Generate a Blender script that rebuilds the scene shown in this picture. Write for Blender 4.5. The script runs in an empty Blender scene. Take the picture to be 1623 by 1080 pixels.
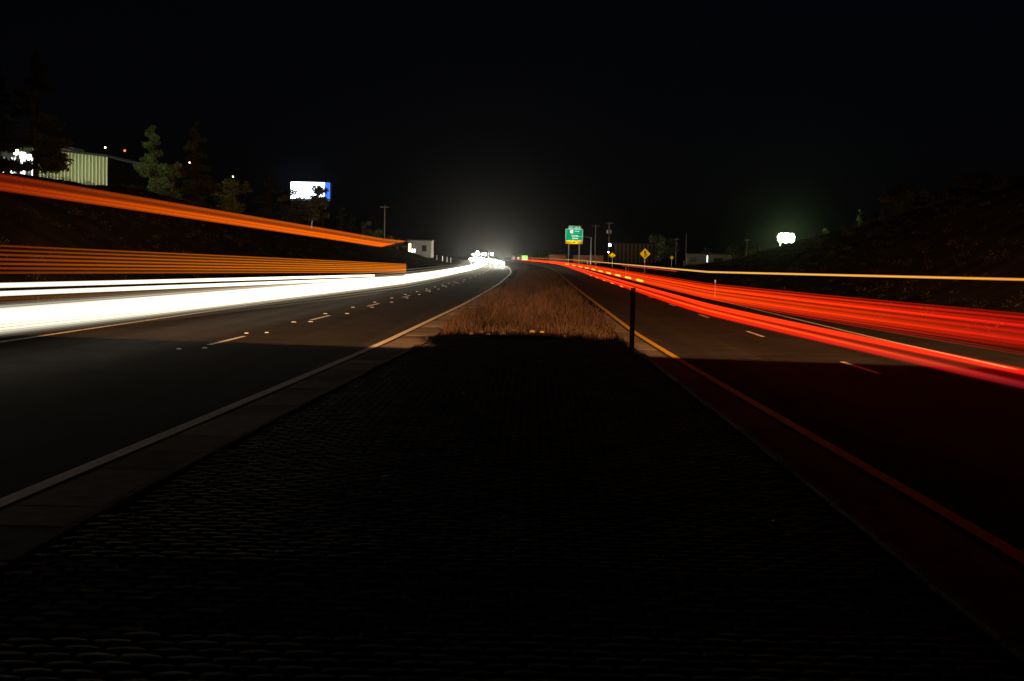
import bpy, math, random
import numpy as np
from mathutils import Vector, Matrix

random.seed(7); RNG = np.random.default_rng(11)
SC = bpy.context.scene
COL = SC.collection

# ------------------------------------------------------------------ camera
F_PX, CAM_H = 2400.0, 2.2          # focal length in photo pixels, lens height in metres
PITCH = math.atan((540 - 406) / F_PX)
YAW = math.atan((840 - 811.5) / F_PX)
ROLL = 0.02
cd = bpy.data.cameras.new('camera'); cam = bpy.data.objects.new('camera', cd); COL.objects.link(cam)
cd.sensor_width = 36.0; cd.lens = 36.0 * F_PX / 1623.0
cd.clip_start = 0.1; cd.clip_end = 6000.0
cam.matrix_world = (Matrix.Translation((0, 0, CAM_H)) @ Matrix.Rotation(YAW, 4, 'Z')
                    @ Matrix.Rotation(math.pi / 2 - PITCH, 4, 'X') @ Matrix.Rotation(ROLL, 4, 'Z'))
SC.camera = cam

# ------------------------------------------------------------------ night sky
w = bpy.data.worlds.new('World'); SC.world = w; w.use_nodes = True
nt = w.node_tree; nt.nodes.clear()
out = nt.nodes.new('ShaderNodeOutputWorld'); bg = nt.nodes.new('ShaderNodeBackground')
sky = nt.nodes.new('ShaderNodeTexSky'); sky.sky_type = 'NISHITA'; sky.sun_disc = False
sky.sun_elevation = math.radians(9); sky.sun_rotation = math.radians(200)
hs = nt.nodes.new('ShaderNodeHueSaturation'); hs.inputs['Saturation'].default_value = 0.8
nt.links.new(sky.outputs[0], hs.inputs['Color']); vm = nt.nodes.new('ShaderNodeVectorMath'); vm.operation = 'MULTIPLY'; vm.inputs[1].default_value = (.72,.70,1.25)
nt.links.new(hs.outputs[0], vm.inputs[0]); nt.links.new(vm.outputs[0], bg.inputs['Color'])
bg.inputs['Strength'].default_value = 0.0003
nt.links.new(bg.outputs[0], out.inputs['Surface'])

# ------------------------------------------------------------------ sodium lamp light over the bridge (its post and head are built below)
LAMP = Vector((3.0, -13.1, 16.6))
sl = bpy.data.lights.new('sodium_light', 'SPOT'); slo = bpy.data.objects.new('sodium_light', sl); COL.objects.link(slo)
sl.energy = 390000.0; sl.color = (1.0, 0.43, 0.15); sl.shadow_soft_size = 0.22
sl.spot_size = math.radians(42); sl.spot_blend = 0.6
slo.location = LAMP + Vector((0, 0.0, -0.32))
slo.rotation_euler = (Vector((1.0, 56, 0)) - slo.location).to_track_quat('-Z', 'Y').to_euler()

# ------------------------------------------------------------------ render settings
SC.render.engine = 'CYCLES'
SC.view_settings.view_transform = 'Standard'; SC.view_settings.look = 'None'
SC.view_settings.exposure = 0.0; SC.view_settings.gamma = 1.0; SC.view_settings.use_curve_mapping = False
cy = SC.cycles
cy.use_denoising = True; cy.max_bounces = 5; cy.diffuse_bounces = 2; cy.glossy_bounces = 2
cy.transmission_bounces = 2; cy.volume_bounces = 0; cy.transparent_max_bounces = 96
cy.sample_clamp_indirect = 3.0; cy.sample_clamp_direct = 0.0; cy.caustics_reflective = False; cy.caustics_refractive = False
cy.use_light_tree = True

# ================================================================== helpers
class MB:
    """collects shapes, then links them as ONE mesh object"""
    def __init__(s): s.v = []; s.f = []; s.glow = None
    def add(s, vs, fs):
        b = len(s.v); s.v.extend([tuple(p) for p in vs]); s.f.extend([tuple(b + i for i in f) for f in fs]); return s
    def box(s, lo, hi):
        x0, y0, z0 = lo; x1, y1, z1 = hi
        return s.add([(x0,y0,z0),(x1,y0,z0),(x1,y1,z0),(x0,y1,z0),(x0,y0,z1),(x1,y0,z1),(x1,y1,z1),(x0,y1,z1)],
                     [(0,3,2,1),(4,5,6,7),(0,1,5,4),(1,2,6,5),(2,3,7,6),(3,0,4,7)])
    def cbox(s, lo, hi, b):
        """box with a chamfered top edge"""
        x0,y0,z0 = lo; x1,y1,z1 = hi
        vs = [(x0,y0,z0),(x1,y0,z0),(x1,y1,z0),(x0,y1,z0),(x0,y0,z1-b),(x1,y0,z1-b),(x1,y1,z1-b),(x0,y1,z1-b),
              (x0+b,y0+b,z1),(x1-b,y0+b,z1),(x1-b,y1-b,z1),(x0+b,y1-b,z1)]
        fs = [(0,3,2,1),(8,9,10,11)]
        for i in range(4):
            j = (i+1) % 4
            fs += [(i,j,4+j,4+i),(4+i,4+j,8+j,8+i)]
        return s.add(vs, fs)
    def tube(s, pts, rads, n=8, cap=True):
        pts = [Vector(p) for p in pts]
        if not hasattr(rads, '__len__'): rads = [rads]*len(pts)
        b = len(s.v)
        for i, p in enumerate(pts):
            t = (pts[min(i+1,len(pts)-1)] - pts[max(i-1,0)]).normalized()
            u = t.cross(Vector((0,0,1)) if abs(t.z) < .9 else Vector((0,1,0))).normalized(); v = t.cross(u)
            for k in range(n):
                a = 2*math.pi*k/n
                s.v.append(tuple(p + (u*math.cos(a)+v*math.sin(a))*rads[i]))
        for i in range(len(pts)-1):
            for k in range(n):
                s.f.append((b+i*n+k, b+i*n+(k+1)%n, b+(i+1)*n+(k+1)%n, b+(i+1)*n+k))
        if cap:
            s.f.append(tuple(b+k for k in range(n))[::-1]); s.f.append(tuple(b+(len(pts)-1)*n+k for k in range(n)))
        return s
    def prism(s, poly, y0, y1):
        """polygon in x,z extruded along y"""
        n = len(poly)
        vs = [(x,y0,z) for x,z in poly]+[(x,y1,z) for x,z in poly]
        fs = [tuple(range(n)), tuple(range(2*n-1,n-1,-1))]
        fs += [(i, n+i, n+(i+1)%n, (i+1)%n) for i in range(n)]
        return s.add(vs, fs)
    def mesh(s, name):
        m = bpy.data.meshes.new(name); m.from_pydata(s.v, [], s.f); m.update(); return m
    def build(s, name, mat, parent=None, smooth=False, loc=None):
        m = s.mesh(name); m.materials.append(mat)
        if smooth: m.polygons.foreach_set('use_smooth', [True]*len(m.polygons))
        return link(name, m, parent, loc)

def link(name, m, parent=None, loc=None):
    o = bpy.data.objects.new(name, m); COL.objects.link(o)
    if parent is not None: o.parent = parent
    if loc is not None: o.location = loc
    return o
def np_mesh(name, V, Fq, mat, parent=None, kind=None, tint=None):
    """mesh from arrays of vertices and equal-sized faces"""
    m = bpy.data.meshes.new(name); k = Fq.shape[1]
    m.vertices.add(len(V)); m.vertices.foreach_set('co', np.ascontiguousarray(V, np.float32).ravel())
    m.loops.add(Fq.size); m.loops.foreach_set('vertex_index', np.ascontiguousarray(Fq, np.int32).ravel())
    m.polygons.add(len(Fq)); m.polygons.foreach_set('loop_start', np.arange(0, Fq.size, k, dtype=np.int32))
    if tint is not None:
        a = m.attributes.new('tint', 'FLOAT', 'POINT'); a.data.foreach_set('value', np.asarray(tint, np.float32))
    m.update(calc_edges=True); m.validate(); m.materials.append(mat)
    o = link(name, m, parent)
    if kind: o['kind'] = kind
    return o
def thing(name, label, cat, loc=(0,0,0), group=None, rz=0):
    o = bpy.data.objects.new(name, None); COL.objects.link(o); o.location = loc; o.rotation_euler = (0,0,rz)
    o.empty_display_size = .3
    return tag(o, label, cat, group)
def tag(o, label, cat, group=None):
    o['label'] = label; o['category'] = cat
    if group: o['group'] = group
    return o
def structure(o): o['kind'] = 'structure'; return o

# ------------------------------------------------------------------ materials
def mat(name, col, rough=.8, metal=0., noise=None, bump=None, tint=None, spec=.5, col2=None, scale=8.):
    m = bpy.data.materials.new(name); m.use_nodes = True; t = m.node_tree; N = t.nodes; L = t.links
    b = N['Principled BSDF']; b.inputs['Roughness'].default_value = rough; b.inputs['Metallic'].default_value = metal
    b.inputs['Specular IOR Level'].default_value = spec
    b.inputs['Base Color'].default_value = (*col, 1)
    cur = None
    if noise is not None or col2 is not None:
        tc = N.new('ShaderNodeNewGeometry'); nz = N.new('ShaderNodeTexNoise'); nz.inputs['Scale'].default_value = scale; nz.inputs['Detail'].default_value = 6
        L.new(tc.outputs['Position'], nz.inputs['Vector'])
        mx = N.new('ShaderNodeMix'); mx.data_type = 'RGBA'
        c2 = col2 or tuple(c*(1-noise) for c in col)
        rp = N.new('ShaderNodeValToRGB'); rp.color_ramp.elements[0].position = .35; rp.color_ramp.elements[1].position = .65
        L.new(nz.outputs['Fac'], rp.inputs[0]); L.new(rp.outputs[0], mx.inputs[0])
        mx.inputs[6].default_value = (*col,1); mx.inputs[7].default_value = (*c2,1)
        cur = mx.outputs[2]
    if tint:
        at = N.new('ShaderNodeAttribute'); at.attribute_name = 'tint'
        ml = N.new('ShaderNodeVectorMath'); ml.operation = 'SCALE'
        if cur is None:
            rg = N.new('ShaderNodeRGB'); rg.outputs[0].default_value = (*col,1); cur = rg.outputs[0]
        L.new(cur, ml.inputs[0]); L.new(at.outputs['Fac'], ml.inputs['Scale']); cur = ml.outputs[0]
    if cur is not None: L.new(cur, b.inputs['Base Color'])
    if bump:
        tc2 = N.new('ShaderNodeNewGeometry'); n2 = N.new('ShaderNodeTexNoise'); n2.inputs['Scale'].default_value = bump[0]; n2.inputs['Detail'].default_value = 4
        L.new(tc2.outputs['Position'], n2.inputs['Vector'])
        bp = N.new('ShaderNodeBump'); bp.inputs['Strength'].default_value = bump[1]; bp.inputs['Distance'].default_value = bump[2]
        L.new(n2.outputs['Fac'], bp.inputs['Height']); L.new(bp.outputs[0], b.inputs['Normal'])
    return m
def emit(name, col, strength):
    m = bpy.data.materials.new(name); m.use_nodes = True; t = m.node_tree; t.nodes.clear()
    e = t.nodes.new('ShaderNodeEmission'); o = t.nodes.new('ShaderNodeOutputMaterial')
    e.inputs[0].default_value = (*col,1); e.inputs[1].default_value = strength; t.links.new(e.outputs[0], o.inputs[0]); return m
def glow_mat(name):
    """lamp light along a trail: it adds to what lies behind it and blocks no light; colour and strength are stored along each strand"""
    m = bpy.data.materials.new(name); m.use_nodes = True; t = m.node_tree; t.nodes.clear()
    e = t.nodes.new('ShaderNodeEmission'); o = t.nodes.new('ShaderNodeOutputMaterial'); a = t.nodes.new('ShaderNodeAttribute')
    tr = t.nodes.new('ShaderNodeBsdfTransparent'); ad = t.nodes.new('ShaderNodeAddShader')
    a.attribute_name = 'glow'; t.links.new(a.outputs['Color'], e.inputs[0]); e.inputs[1].default_value = .5
    t.links.new(e.outputs[0], ad.inputs[0]); t.links.new(tr.outputs[0], ad.inputs[1]); t.links.new(ad.outputs[0], o.inputs[0]); return m

def asphalt_mat(name, c):
    m = mat(name, c, .95, noise=.25, scale=.6, spec=.02); t = m.node_tree; N = t.nodes; L = t.links; b = N['Principled BSDF']
    src = b.inputs['Base Color'].links[0].from_socket
    tc = N.new('ShaderNodeTexCoord'); n = N.new('ShaderNodeTexNoise'); n.inputs['Scale'].default_value = 60; n.inputs['Detail'].default_value = 3
    L.new(tc.outputs['Object'], n.inputs['Vector'])
    r = N.new('ShaderNodeMapRange'); r.inputs['From Min'].default_value = .35; r.inputs['From Max'].default_value = .65; r.inputs['To Min'].default_value = .6; r.inputs['To Max'].default_value = 1.5
    L.new(n.outputs['Fac'], r.inputs['Value'])
    # long wear streaks in the wheel paths
    mp = N.new('ShaderNodeMapping'); mp.inputs['Scale'].default_value = (1.6,.012,1); L.new(tc.outputs['Object'], mp.inputs['Vector'])
    n3 = N.new('ShaderNodeTexNoise'); n3.inputs['Scale'].default_value = 1.0; n3.inputs['Detail'].default_value = 3; L.new(mp.outputs[0], n3.inputs['Vector'])
    r3 = N.new('ShaderNodeMapRange'); r3.inputs['From Min'].default_value = .3; r3.inputs['From Max'].default_value = .7; r3.inputs['To Min'].default_value = .72; r3.inputs['To Max'].default_value = 1.25
    L.new(n3.outputs['Fac'], r3.inputs['Value'])
    mm = N.new('ShaderNodeMath'); mm.operation = 'MULTIPLY'; L.new(r.outputs[0], mm.inputs[0]); L.new(r3.outputs[0], mm.inputs[1])
    v = N.new('ShaderNodeVectorMath'); v.operation = 'SCALE'; L.new(src, v.inputs[0]); L.new(mm.outputs[0], v.inputs['Scale']); L.new(v.outputs[0], b.inputs['Base Color'])
    bp = N.new('ShaderNodeBump'); bp.inputs['Strength'].default_value = .5; bp.inputs['Distance'].default_value = .008
    L.new(n.outputs['Fac'], bp.inputs['Height']); L.new(bp.outputs[0], b.inputs['Normal'])
    return m
def paint_mat(name, c):
    """road paint worn through in specks"""
    m = mat(name, c, .6, col2=tuple(x*.62 for x in c), spec=.1, scale=14, bump=(60,.3,.004)); return m

M = dict(
    asphalt=asphalt_mat('asphalt', (.033,.032,.031)),
    white_paint=paint_mat('white_paint', (.75,.75,.72)), yellow_paint=paint_mat('yellow_paint', (.62,.40,.05)),
    concrete=mat('concrete', (.17,.155,.135), .85, noise=.3, scale=5, spec=.08, bump=(40,.3,.005)),
    concrete_b=mat('concrete_stained', (.115,.105,.09), .85, noise=.35, scale=4, spec=.08, bump=(40,.3,.005)),
    concrete_c=mat('concrete_pale', (.23,.21,.185), .85, noise=.25, scale=6, spec=.08, bump=(40,.3,.005)),
    paver=mat('paver_stone', (.050,.047,.044), .75, noise=.5, scale=1.3, spec=.10, bump=(90,.25,.003), tint=True),
    mortar=mat('mortar', (.03,.028,.025), .95, spec=.02),
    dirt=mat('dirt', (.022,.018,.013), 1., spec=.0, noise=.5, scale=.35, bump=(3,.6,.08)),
    grass=mat('dry_grass', (.062,.042,.029), .95, tint=True, spec=.0),
    weeds=mat('dry_weeds', (.042,.029,.021), .95, tint=True, spec=.0),
    brush=mat('sagebrush', (.03,.026,.018), .95, tint=True, spec=.0),
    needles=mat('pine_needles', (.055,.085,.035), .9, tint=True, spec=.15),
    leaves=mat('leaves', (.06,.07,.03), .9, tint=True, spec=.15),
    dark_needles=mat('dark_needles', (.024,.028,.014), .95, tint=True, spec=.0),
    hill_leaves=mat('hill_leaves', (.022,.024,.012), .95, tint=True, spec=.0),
    bark=mat('bark', (.035,.027,.02), .95, spec=.0, noise=.4, scale=12),
    rock=mat('rock', (.22,.18,.14), .9, noise=.4, scale=4, bump=(10,.5,.02)),
    litter=mat('pale_litter', (.34,.26,.18), .8, noise=.3, scale=20),
    post=mat('post_plastic', (.045,.039,.034), .8, spec=.1, noise=.2, scale=20),
    post_dark=mat('post_band', (.018,.016,.015), .8, spec=.1),
    grey_wall=mat('grey_wall', (.17,.16,.15), .9, noise=.2, scale=2),
    post_grey=mat('post_grey', (.22,.21,.20), .7), pale_wall=mat('pale_wall', (.13,.14,.11), .9, noise=.2, scale=2), hall_wall=mat('hall_wall', (.05,.035,.028), 1., spec=0., noise=.2, scale=2),
    white_plastic=mat('white_plastic', (.78,.78,.76), .5),
    steel=mat('galvanised_steel', (.32,.32,.32), .5, metal=.4, noise=.2, scale=10),
    wood=mat('weathered_wood', (.13,.10,.075), .9, noise=.3, scale=10),
    green_sign=mat('green_sheet', (.0,.30,.14), .6, spec=0.), sign_white=mat('white_sheet', (.8,.82,.8), .5),
    yellow_sign=mat('yellow_sheet', (.85,.52,.0), .6, spec=0.), black=mat('black_paint', (.008,.008,.008), .8, spec=.05),
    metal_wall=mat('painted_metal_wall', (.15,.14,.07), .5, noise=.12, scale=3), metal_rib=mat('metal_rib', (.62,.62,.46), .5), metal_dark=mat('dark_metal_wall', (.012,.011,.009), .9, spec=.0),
    roof=mat('roof_metal', (.03,.03,.03), .7, spec=.1), white_wall=mat('white_wall', (.6,.58,.55), .8, noise=.15, scale=2),
    brown_wall=mat('brown_wall', (.16,.10,.07), .85, noise=.2, scale=2), rust=mat('rust_red_steel', (.30,.10,.045), .7, noise=.35, scale=2),
    glass=mat('dark_glass', (.02,.02,.025), .1), glow=glow_mat('lamp_light'),
    lamp_white=emit('lamp_white', (1,.97,.85), 60), lamp_cool=emit('lamp_cool', (.80,.95,1), 60), lamp_green=emit('lamp_green', (.72,1,.55), 40),
    lamp_sodium=emit('lamp_sodium', (1,.45,.12), 30), lamp_warm=emit('lamp_warm', (1,.75,.35), 8), headlamp=emit('headlamp', (1,.95,.78), 600), lamp_red=emit('lamp_red', (1,.12,.05), 3),
    win_lit=emit('lit_window', (.9,.95,1), 3.), screen_white=emit('screen_white', (.72,.86,1), 9.0),
    screen_blue=emit('screen_blue', (.04,.16,1), 1.6), green_lit=emit('green_lit_panel', (.35,1,.22), 1.4),
)

# ================================================================== road layout (metres; y runs away from the camera)
def curve(d, ks, vs):
    d = np.asarray(d, float); r = 0
    sp = np.clip(d*.10, .5, 40)
    for k in (-1,-.5,0,.5,1): r = r + np.interp(d+k*sp, ks, vs)
    return r/5
def yellow_x(d): return curve(d, [0,12,31,45,67,100,155,228,300,400,500,700,900,1400], [3.85,3.75,3.32,3.1,3.15,3.2,3.45,3.75,3.5,1.6,-2,-12,-28,-75])
def edge_x(d):   return curve(d, [0,13,19,36,70,120,200,290,400,500,700,900,1400], [-4.85,-4.5,-4.26,-3.65,-2.95,-2.5,-2.6,-4.3,-8.2,-12.8,-24,-42,-92])
def right_off(d, o): return yellow_x(d)+o
def left_off(d, o): return edge_x(d)-o*np.interp(d,[40,120,400],[1,.9,.9])

YS = np.unique(np.concatenate([np.arange(-30,60,1.5), np.arange(60,160,3), np.arange(160,420,8), np.arange(420,1001,20)]))
def fbm(x, y):
    r = 0
    for k,(fx,fy,p,a) in enumerate([(.11,.07,1.3,.5),(.23,.19,4.1,.3),(.51,.43,2.2,.16),(1.1,.9,.7,.1),(2.3,1.9,5.5,.05)]):
        r = r + a*np.sin(fx*x+1.7*np.sin(fy*y*.6+p)+p)*np.cos(fy*y+1.3*np.sin(fx*x*.7)+p*2)
    return r
def terrain_z(x, y):
    x = np.asarray(x, float); y = np.asarray(y, float)
    lt = left_off(y, 11.6); rt = right_off(y, 9.6)
    hl = np.interp(y, [-30,0,60,90,140,226,384,520,800], [6.9,6.9,6.8,6.7,6.3,4.9,3.8,1.5,.4])
    hr = np.interp(y, [-30,0,60,122,186,250,330,500], [9.2,9.2,9.4,8.9,6.0,2.0,.7,.4])
    sl = np.clip((lt-1.5-x)/17, 0, 1); sr = np.clip((x-rt-1.5)/26, 0, 1)
    s = lambda t: t*t*(3-2*t)
    n = fbm(x, y)
    z = -.03 + hl*s(sl) + hr*s(sr) + n*.55*np.minimum(1, np.maximum((lt-1.-x)/6, (x-rt-1.)/6).clip(0, 1))
    # grass strip between the carriageways: a low swell
    a = edge_x(y)+.6; b = yellow_x(y)-.6
    t = np.clip((x-a)/np.maximum(b-a,.5), 0, 1); inside = (x > a) & (x < b)
    z = np.where(inside, -.03+np.sin(t*math.pi)*.18*np.clip((y-34)/6,0,1), z)
    return z
def tz(x, y): return float(terrain_z(x, y))

xs = np.concatenate([[-1400,-700,-350,-200,-130,-95,-75],np.arange(-62,-12,1.6),np.arange(-12,14,.75),np.arange(14,64,1.6),[75,95,130,200,350,700,1400]])
ys = np.concatenate([[-300,-120,-60],YS,[1150,1400,1800,2400]])
X, Y = np.meshgrid(xs, ys)
V = np.stack([X, Y, terrain_z(X, Y)], -1).reshape(-1,3)
nx, ny = len(xs), len(ys)
I = (np.arange(ny-1)[:,None]*nx+np.arange(nx-1)[None]).reshape(-1)
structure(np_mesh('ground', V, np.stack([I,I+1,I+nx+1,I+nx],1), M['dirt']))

def ribbon(name, xa, xb, z, m, y0, y1, parent=None):
    yy = np.concatenate([[y0], YS[(YS>y0)&(YS<y1)], [y1]])
    a = np.stack([xa(yy), yy, np.full_like(yy, z)],1); b = np.stack([xb(yy), yy, np.full_like(yy, z)],1)
    V = np.concatenate([a,b]); n = len(yy); i = np.arange(n-1)
    return np_mesh(name, V, np.stack([i, n+i, n+i+1, i+1],1), m, parent)
road_l = structure(ribbon('road', lambda d: left_off(d,11.4), lambda d: edge_x(d)+.16, 0., M['asphalt'], -28, 980))
road_r = structure(ribbon('road', lambda d: yellow_x(d)-.16, lambda d: right_off(d,9.4), 0., M['asphalt'], -28, 980))
def line(road, nm, f, off, wd, m, y0, y1): return ribbon(nm, lambda d: f(d,off-wd/2) if f is right_off else f(d,off+wd/2), lambda d: f(d,off+wd/2) if f is right_off else f(d,off-wd/2), .004, m, y0, y1, road)
line(road_l, 'edge_line', left_off, 0, .17, M['white_paint'], -20, 700)
line(road_l, 'edge_line', left_off, 8.4, .15, M['white_paint'], -20, 700)
line(road_r, 'edge_line', right_off, 0, .15, M['yellow_paint'], -20, 700)
line(road_r, 'edge_line', right_off, 7.05, .15, M['white_paint'], -20, 700)
for k in range(-2, 22):
    line(road_r, 'lane_dash', right_off, 3.65, .12, M['white_paint'], 30.3+13.7*k, 33.6+13.7*k)
    if k > -1: line(road_l, 'lane_dash', left_off, 3.75, .12, M['white_paint'], 35+13.8*k, 38.8+13.8*k)
for o in (2.05, 5.3): ribbon('seam', lambda d: right_off(d,o), lambda d: right_off(d,o+.03), .003, M['black'], -20, 140, road_r)
ribbon('seam', lambda d: left_off(d,3.45), lambda d: left_off(d,3.42), .003, M['black'], -20, 140, road_l)

# tar-sealed cracks wandering over the lanes
for rd,f,lo,hi in ((road_l,left_off,.4,10.6),(road_r,right_off,.3,9.0)):
    for k in range(9):
        y0=16+9.5*k+random.uniform(-3,3); n_=16; a=random.uniform(lo,lo+2); b=random.uniform(hi-3,hi); dy=random.uniform(-1,1.6); ph=random.uniform(0,6)
        vs=[]
        for j in range(n_):
            u=j/(n_-1); o=a+(b-a)*u; y=y0+dy*u+.22*math.sin(ph+u*9)+.1*math.sin(ph*2+u*23); x=float(f(y,o)); w_=.035+.02*math.sin(u*17+ph)
            vs+=[(x,y-w_,.0025),(x,y+w_,.0025)]
        fs=[(2*j,2*j+2,2*j+3,2*j+1) for j in range(n_-1)]
        if f is left_off: fs=[q[::-1] for q in fs]
        MB().add(vs,fs).build('crack_seal',M['black'],rd)
# raised reflective lane markers: grey-white stubs on the road
mk = MB(); mk.add([(-.05,-.05,0),(.05,-.05,0),(.05,.05,0),(-.05,.05,0),(-.035,-.02,.022),(.035,-.02,.022),(.035,.02,.022),(-.035,.02,.022)],
                  [(4,5,6,7),(0,1,5,4),(1,2,6,5),(2,3,7,6),(3,0,4,7)])
mkm = mk.mesh('lane_marker'); mkm.materials.append(M['white_plastic'])
for k in range(14):
    for s in (-.22,.22):
        y = 33.2+6.9*k+ (0 if s<0 else .5)
        o = link('lane_marker', mkm, road_l, (float(left_off(y,3.75))+s*(1 if k<3 else 1.6), y, .004)); o.scale = (1.0 if k<2 else 1.5,1.3,1.)

# ================================================================== median: concrete gutters, kerbs, paved tongue, dry grass
GUT_L = structure(bpy.data.objects.new('gutter', None)); COL.objects.link(GUT_L)
GUT_R = structure(bpy.data.objects.new('gutter', None)); COL.objects.link(GUT_R)
def slab(parent, name, fa, fb, y0, y1, z0, z1, m, b=.012, dz=0.):
    vs = []
    for y in (y0, y1):
        vs += [(float(fa(y)),y), (float(fb(y)),y)]
    (ax,ay),(bx,by),(cx,cy_),(dx,dy) = vs
    lo = [(ax,ay,z0),(bx,by,z0),(dx,dy,z0),(cx,cy_,z0)]
    mid = [(ax,ay,z1-b+dz),(bx,by,z1-b),(dx,dy,z1-b),(cx,cy_,z1-b+dz)]
    top = [(ax+b,ay+b,z1+dz),(bx-b,by+b,z1),(dx-b,dy-b,z1),(cx+b,cy_-b,z1+dz)]
    fs = [(8,9,10,11)]
    for i in range(4):
        j = (i+1)%4; fs += [(i,j,4+j,4+i),(4+i,4+j,8+j,8+i)]
    return MB().add(lo+mid+top, fs).build(name, m, parent)
CONC = [M['concrete'], M['concrete_b'], M['concrete'], M['concrete_c']]
in_l = lambda y: edge_x(y)+.17+np.interp(y,[10,20,36,60,110],[.86,.80,.85,.75,.3])
in_r = lambda y: yellow_x(y)-.17-np.interp(y,[10,20,30,36,60],[.80,.66,.55,.50,.30])
y = 5.5
while y < 100:
    L = random.uniform(.8,1.7)
    slab(GUT_L, 'gutter_slab', lambda q: edge_x(q)+.17, lambda q: in_l(q), y, y+L-.025, -.15, .012+random.uniform(-.007,.007), random.choice(CONC))
    y += L
y = 5.5
while y < 60:
    L = random.uniform(2.4,3.2)
    slab(GUT_R, 'gutter_slab', lambda q: in_r(q), lambda q: yellow_x(q)-.17, y, y+L-.02, -.15, .012+random.uniform(-.003,.003), random.choice(CONC[:3]))
    y += L
# kerb stones holding the paving, 9 cm proud of the gutter
PZ = .09
KERB = structure(bpy.data.objects.new('kerb', None)); COL.objects.link(KERB)
pav_a = lambda y: in_l(y)+.13
pav_b = lambda y: in_r(y)-.13
def end_y(x): return 39.6-.40*np.abs(x-.1)**1.5*np.where(x>0,1.25,.55)
y = 5.5
while y < 36.5:
    L = 1.5
    if y < 35.5: slab(KERB, 'kerb_stone', lambda q: in_l(q)+.004, lambda q: in_l(q)+.124, y, y+L-.02, -.15, PZ+.004, random.choice(CONC), b=.022)
    if y < 33.5: slab(KERB, 'kerb_stone', lambda q: in_r(q)-.124, lambda q: in_r(q)-.004, y, y+L-.02, -.15, PZ+.004, random.choice(CONC), b=.022)
    y += L
# curved kerb that closes the tongue
ex = np.linspace(-2.62, 2.5, 15)
for i in range(14):
    a = Vector((ex[i]+.012, float(end_y(ex[i])), 0)); b = Vector((ex[i+1]-.012, float(end_y(ex[i+1])), 0))
    t = (b-a).normalized(); n_ = Vector((-t.y, t.x, 0))
    q = [a, b, b+n_*.16, a+n_*.16]
    MB().add([(p.x,p.y,-.15) for p in q]+[(p.x,p.y,PZ-.01) for p in q]+[(p.x,p.y,PZ+.012) for p in (q[0]+n_*.02,q[1]+n_*.02,q[2]-n_*.02,q[3]-n_*.02)],
             [(8,9,10,11)]+[(i_,(i_+1)%4,4+(i_+1)%4,4+i_) for i_ in range(4)]+[(4+i_,4+(i_+1)%4,8+(i_+1)%4,8+i_) for i_ in range(4)]).build('kerb_stone', CONC[i%4], KERB)
# bedding and pavers
yy = np.linspace(5.5, 38.6, 40)
bed_a = np.array([max(float(pav_a(q)), -2.75 if q>35 else -9) for q in yy]); bed_b = np.array([float(pav_b(q)) for q in yy])
sh = np.clip((yy-33)/(38.6-33),0,1)**2
bed_a = bed_a+(-0.6-bed_a)*sh; bed_b = bed_b+(.6-bed_b)*sh
Vb = np.concatenate([np.stack([bed_a,yy,np.full(40,PZ-.022)],1), np.stack([bed_b,yy,np.full(40,PZ-.022)],1)])
i = np.arange(39)
PAVING = structure(np_mesh('paving', Vb, np.stack([i,40+i,41+i,i+1],1), M['mortar']))
PW, PD = .235, .150        # pointed pavers, wide across the view
def paver_shape():
    w_, d_, p_ = PW/2-.006, PD/2-.010, .038
    ol = [(-w_,-d_+p_*.5),(0,-d_-p_*.5+.004),(w_,-d_+p_*.5),(w_,d_+p_*.5-.006),(0,d_-p_*.5+.0),(-w_,d_+p_*.5-.006)]
    # front edge points towards the camera, back edge is notched to take the next row
    ol = [(-w_,-d_-p_/2),(0,-d_+p_/2),(w_,-d_-p_/2),(w_,d_-p_/2),(0,d_+p_/2),(-w_,d_-p_/2)]
    return ol
OL = np.array(paver_shape())
base = np.concatenate([np.c_[OL, np.full(6,-.05)], np.c_[OL, np.full(6,-.012)], np.c_[OL*.86, np.full(6,0.)]])
pf = [(6+k_, 6+(k_+1)%6, 12+(k_+1)%6, 12+k_) for k_ in range(6)] + [(k_, (k_+1)%6, 6+(k_+1)%6, 6+k_) for k_ in range(6)] + [(12,13,16,17),(13,14,15,16)]
cent = []
r = 0; y = 5.6
while y < 39.3:
    x0 = -4.8 + (PW/2 if r % 2 else 0)
    for k in range(45):
        x = x0+k*PW
        if x-PW/2 > float(pav_a(y))-.01 and x+PW/2 < float(pav_b(y))+.01 and y+PD*.8 < float(end_y(x)): cent.append((x,y))
    y += PD; r += 1
cent = np.array(cent)
from bpy_extras.object_utils import world_to_camera_view
bpy.context.view_layer.update()
inview = []
for k,(x,y) in enumerate(cent):
    if y < 11:
        p = world_to_camera_view(SC, cam, Vector((x,y,PZ)))
        if -.01 < p.x < 1.01 and -.01 < p.y < 1: inview.append(k)
inview.sort(key=lambda k: cent[k][1]); near = set(inview[:300])
pms = []
for j in range(6):
    m = bpy.data.meshes.new('paver'); m.from_pydata([tuple(p) for p in base], [], pf)
    a = m.attributes.new('tint','FLOAT','POINT'); a.data.foreach_set('value', [ .7+.12*j]*len(base)); m.materials.append(M['paver']); pms.append(m)
far_c = []
for k,(x,y) in enumerate(cent):
    if k in near:
        o = link('paver', random.choice(pms), PAVING, (x, y, PZ+random.uniform(-.004,.004)))
        o.rotation_euler = (random.uniform(-.04,.04), random.uniform(-.035,.035), random.uniform(-.04,.04)); o.scale = (random.uniform(.92,1.03), random.uniform(.88,1.03), 1)
    else: far_c.append((x,y))
fc = np.array(far_c); n = len(fc)
tilt = RNG.uniform(-.03,.03,(n,2)); dz = RNG.uniform(-.004,.004,n)
P = np.repeat(base[None], n, 0)
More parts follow.
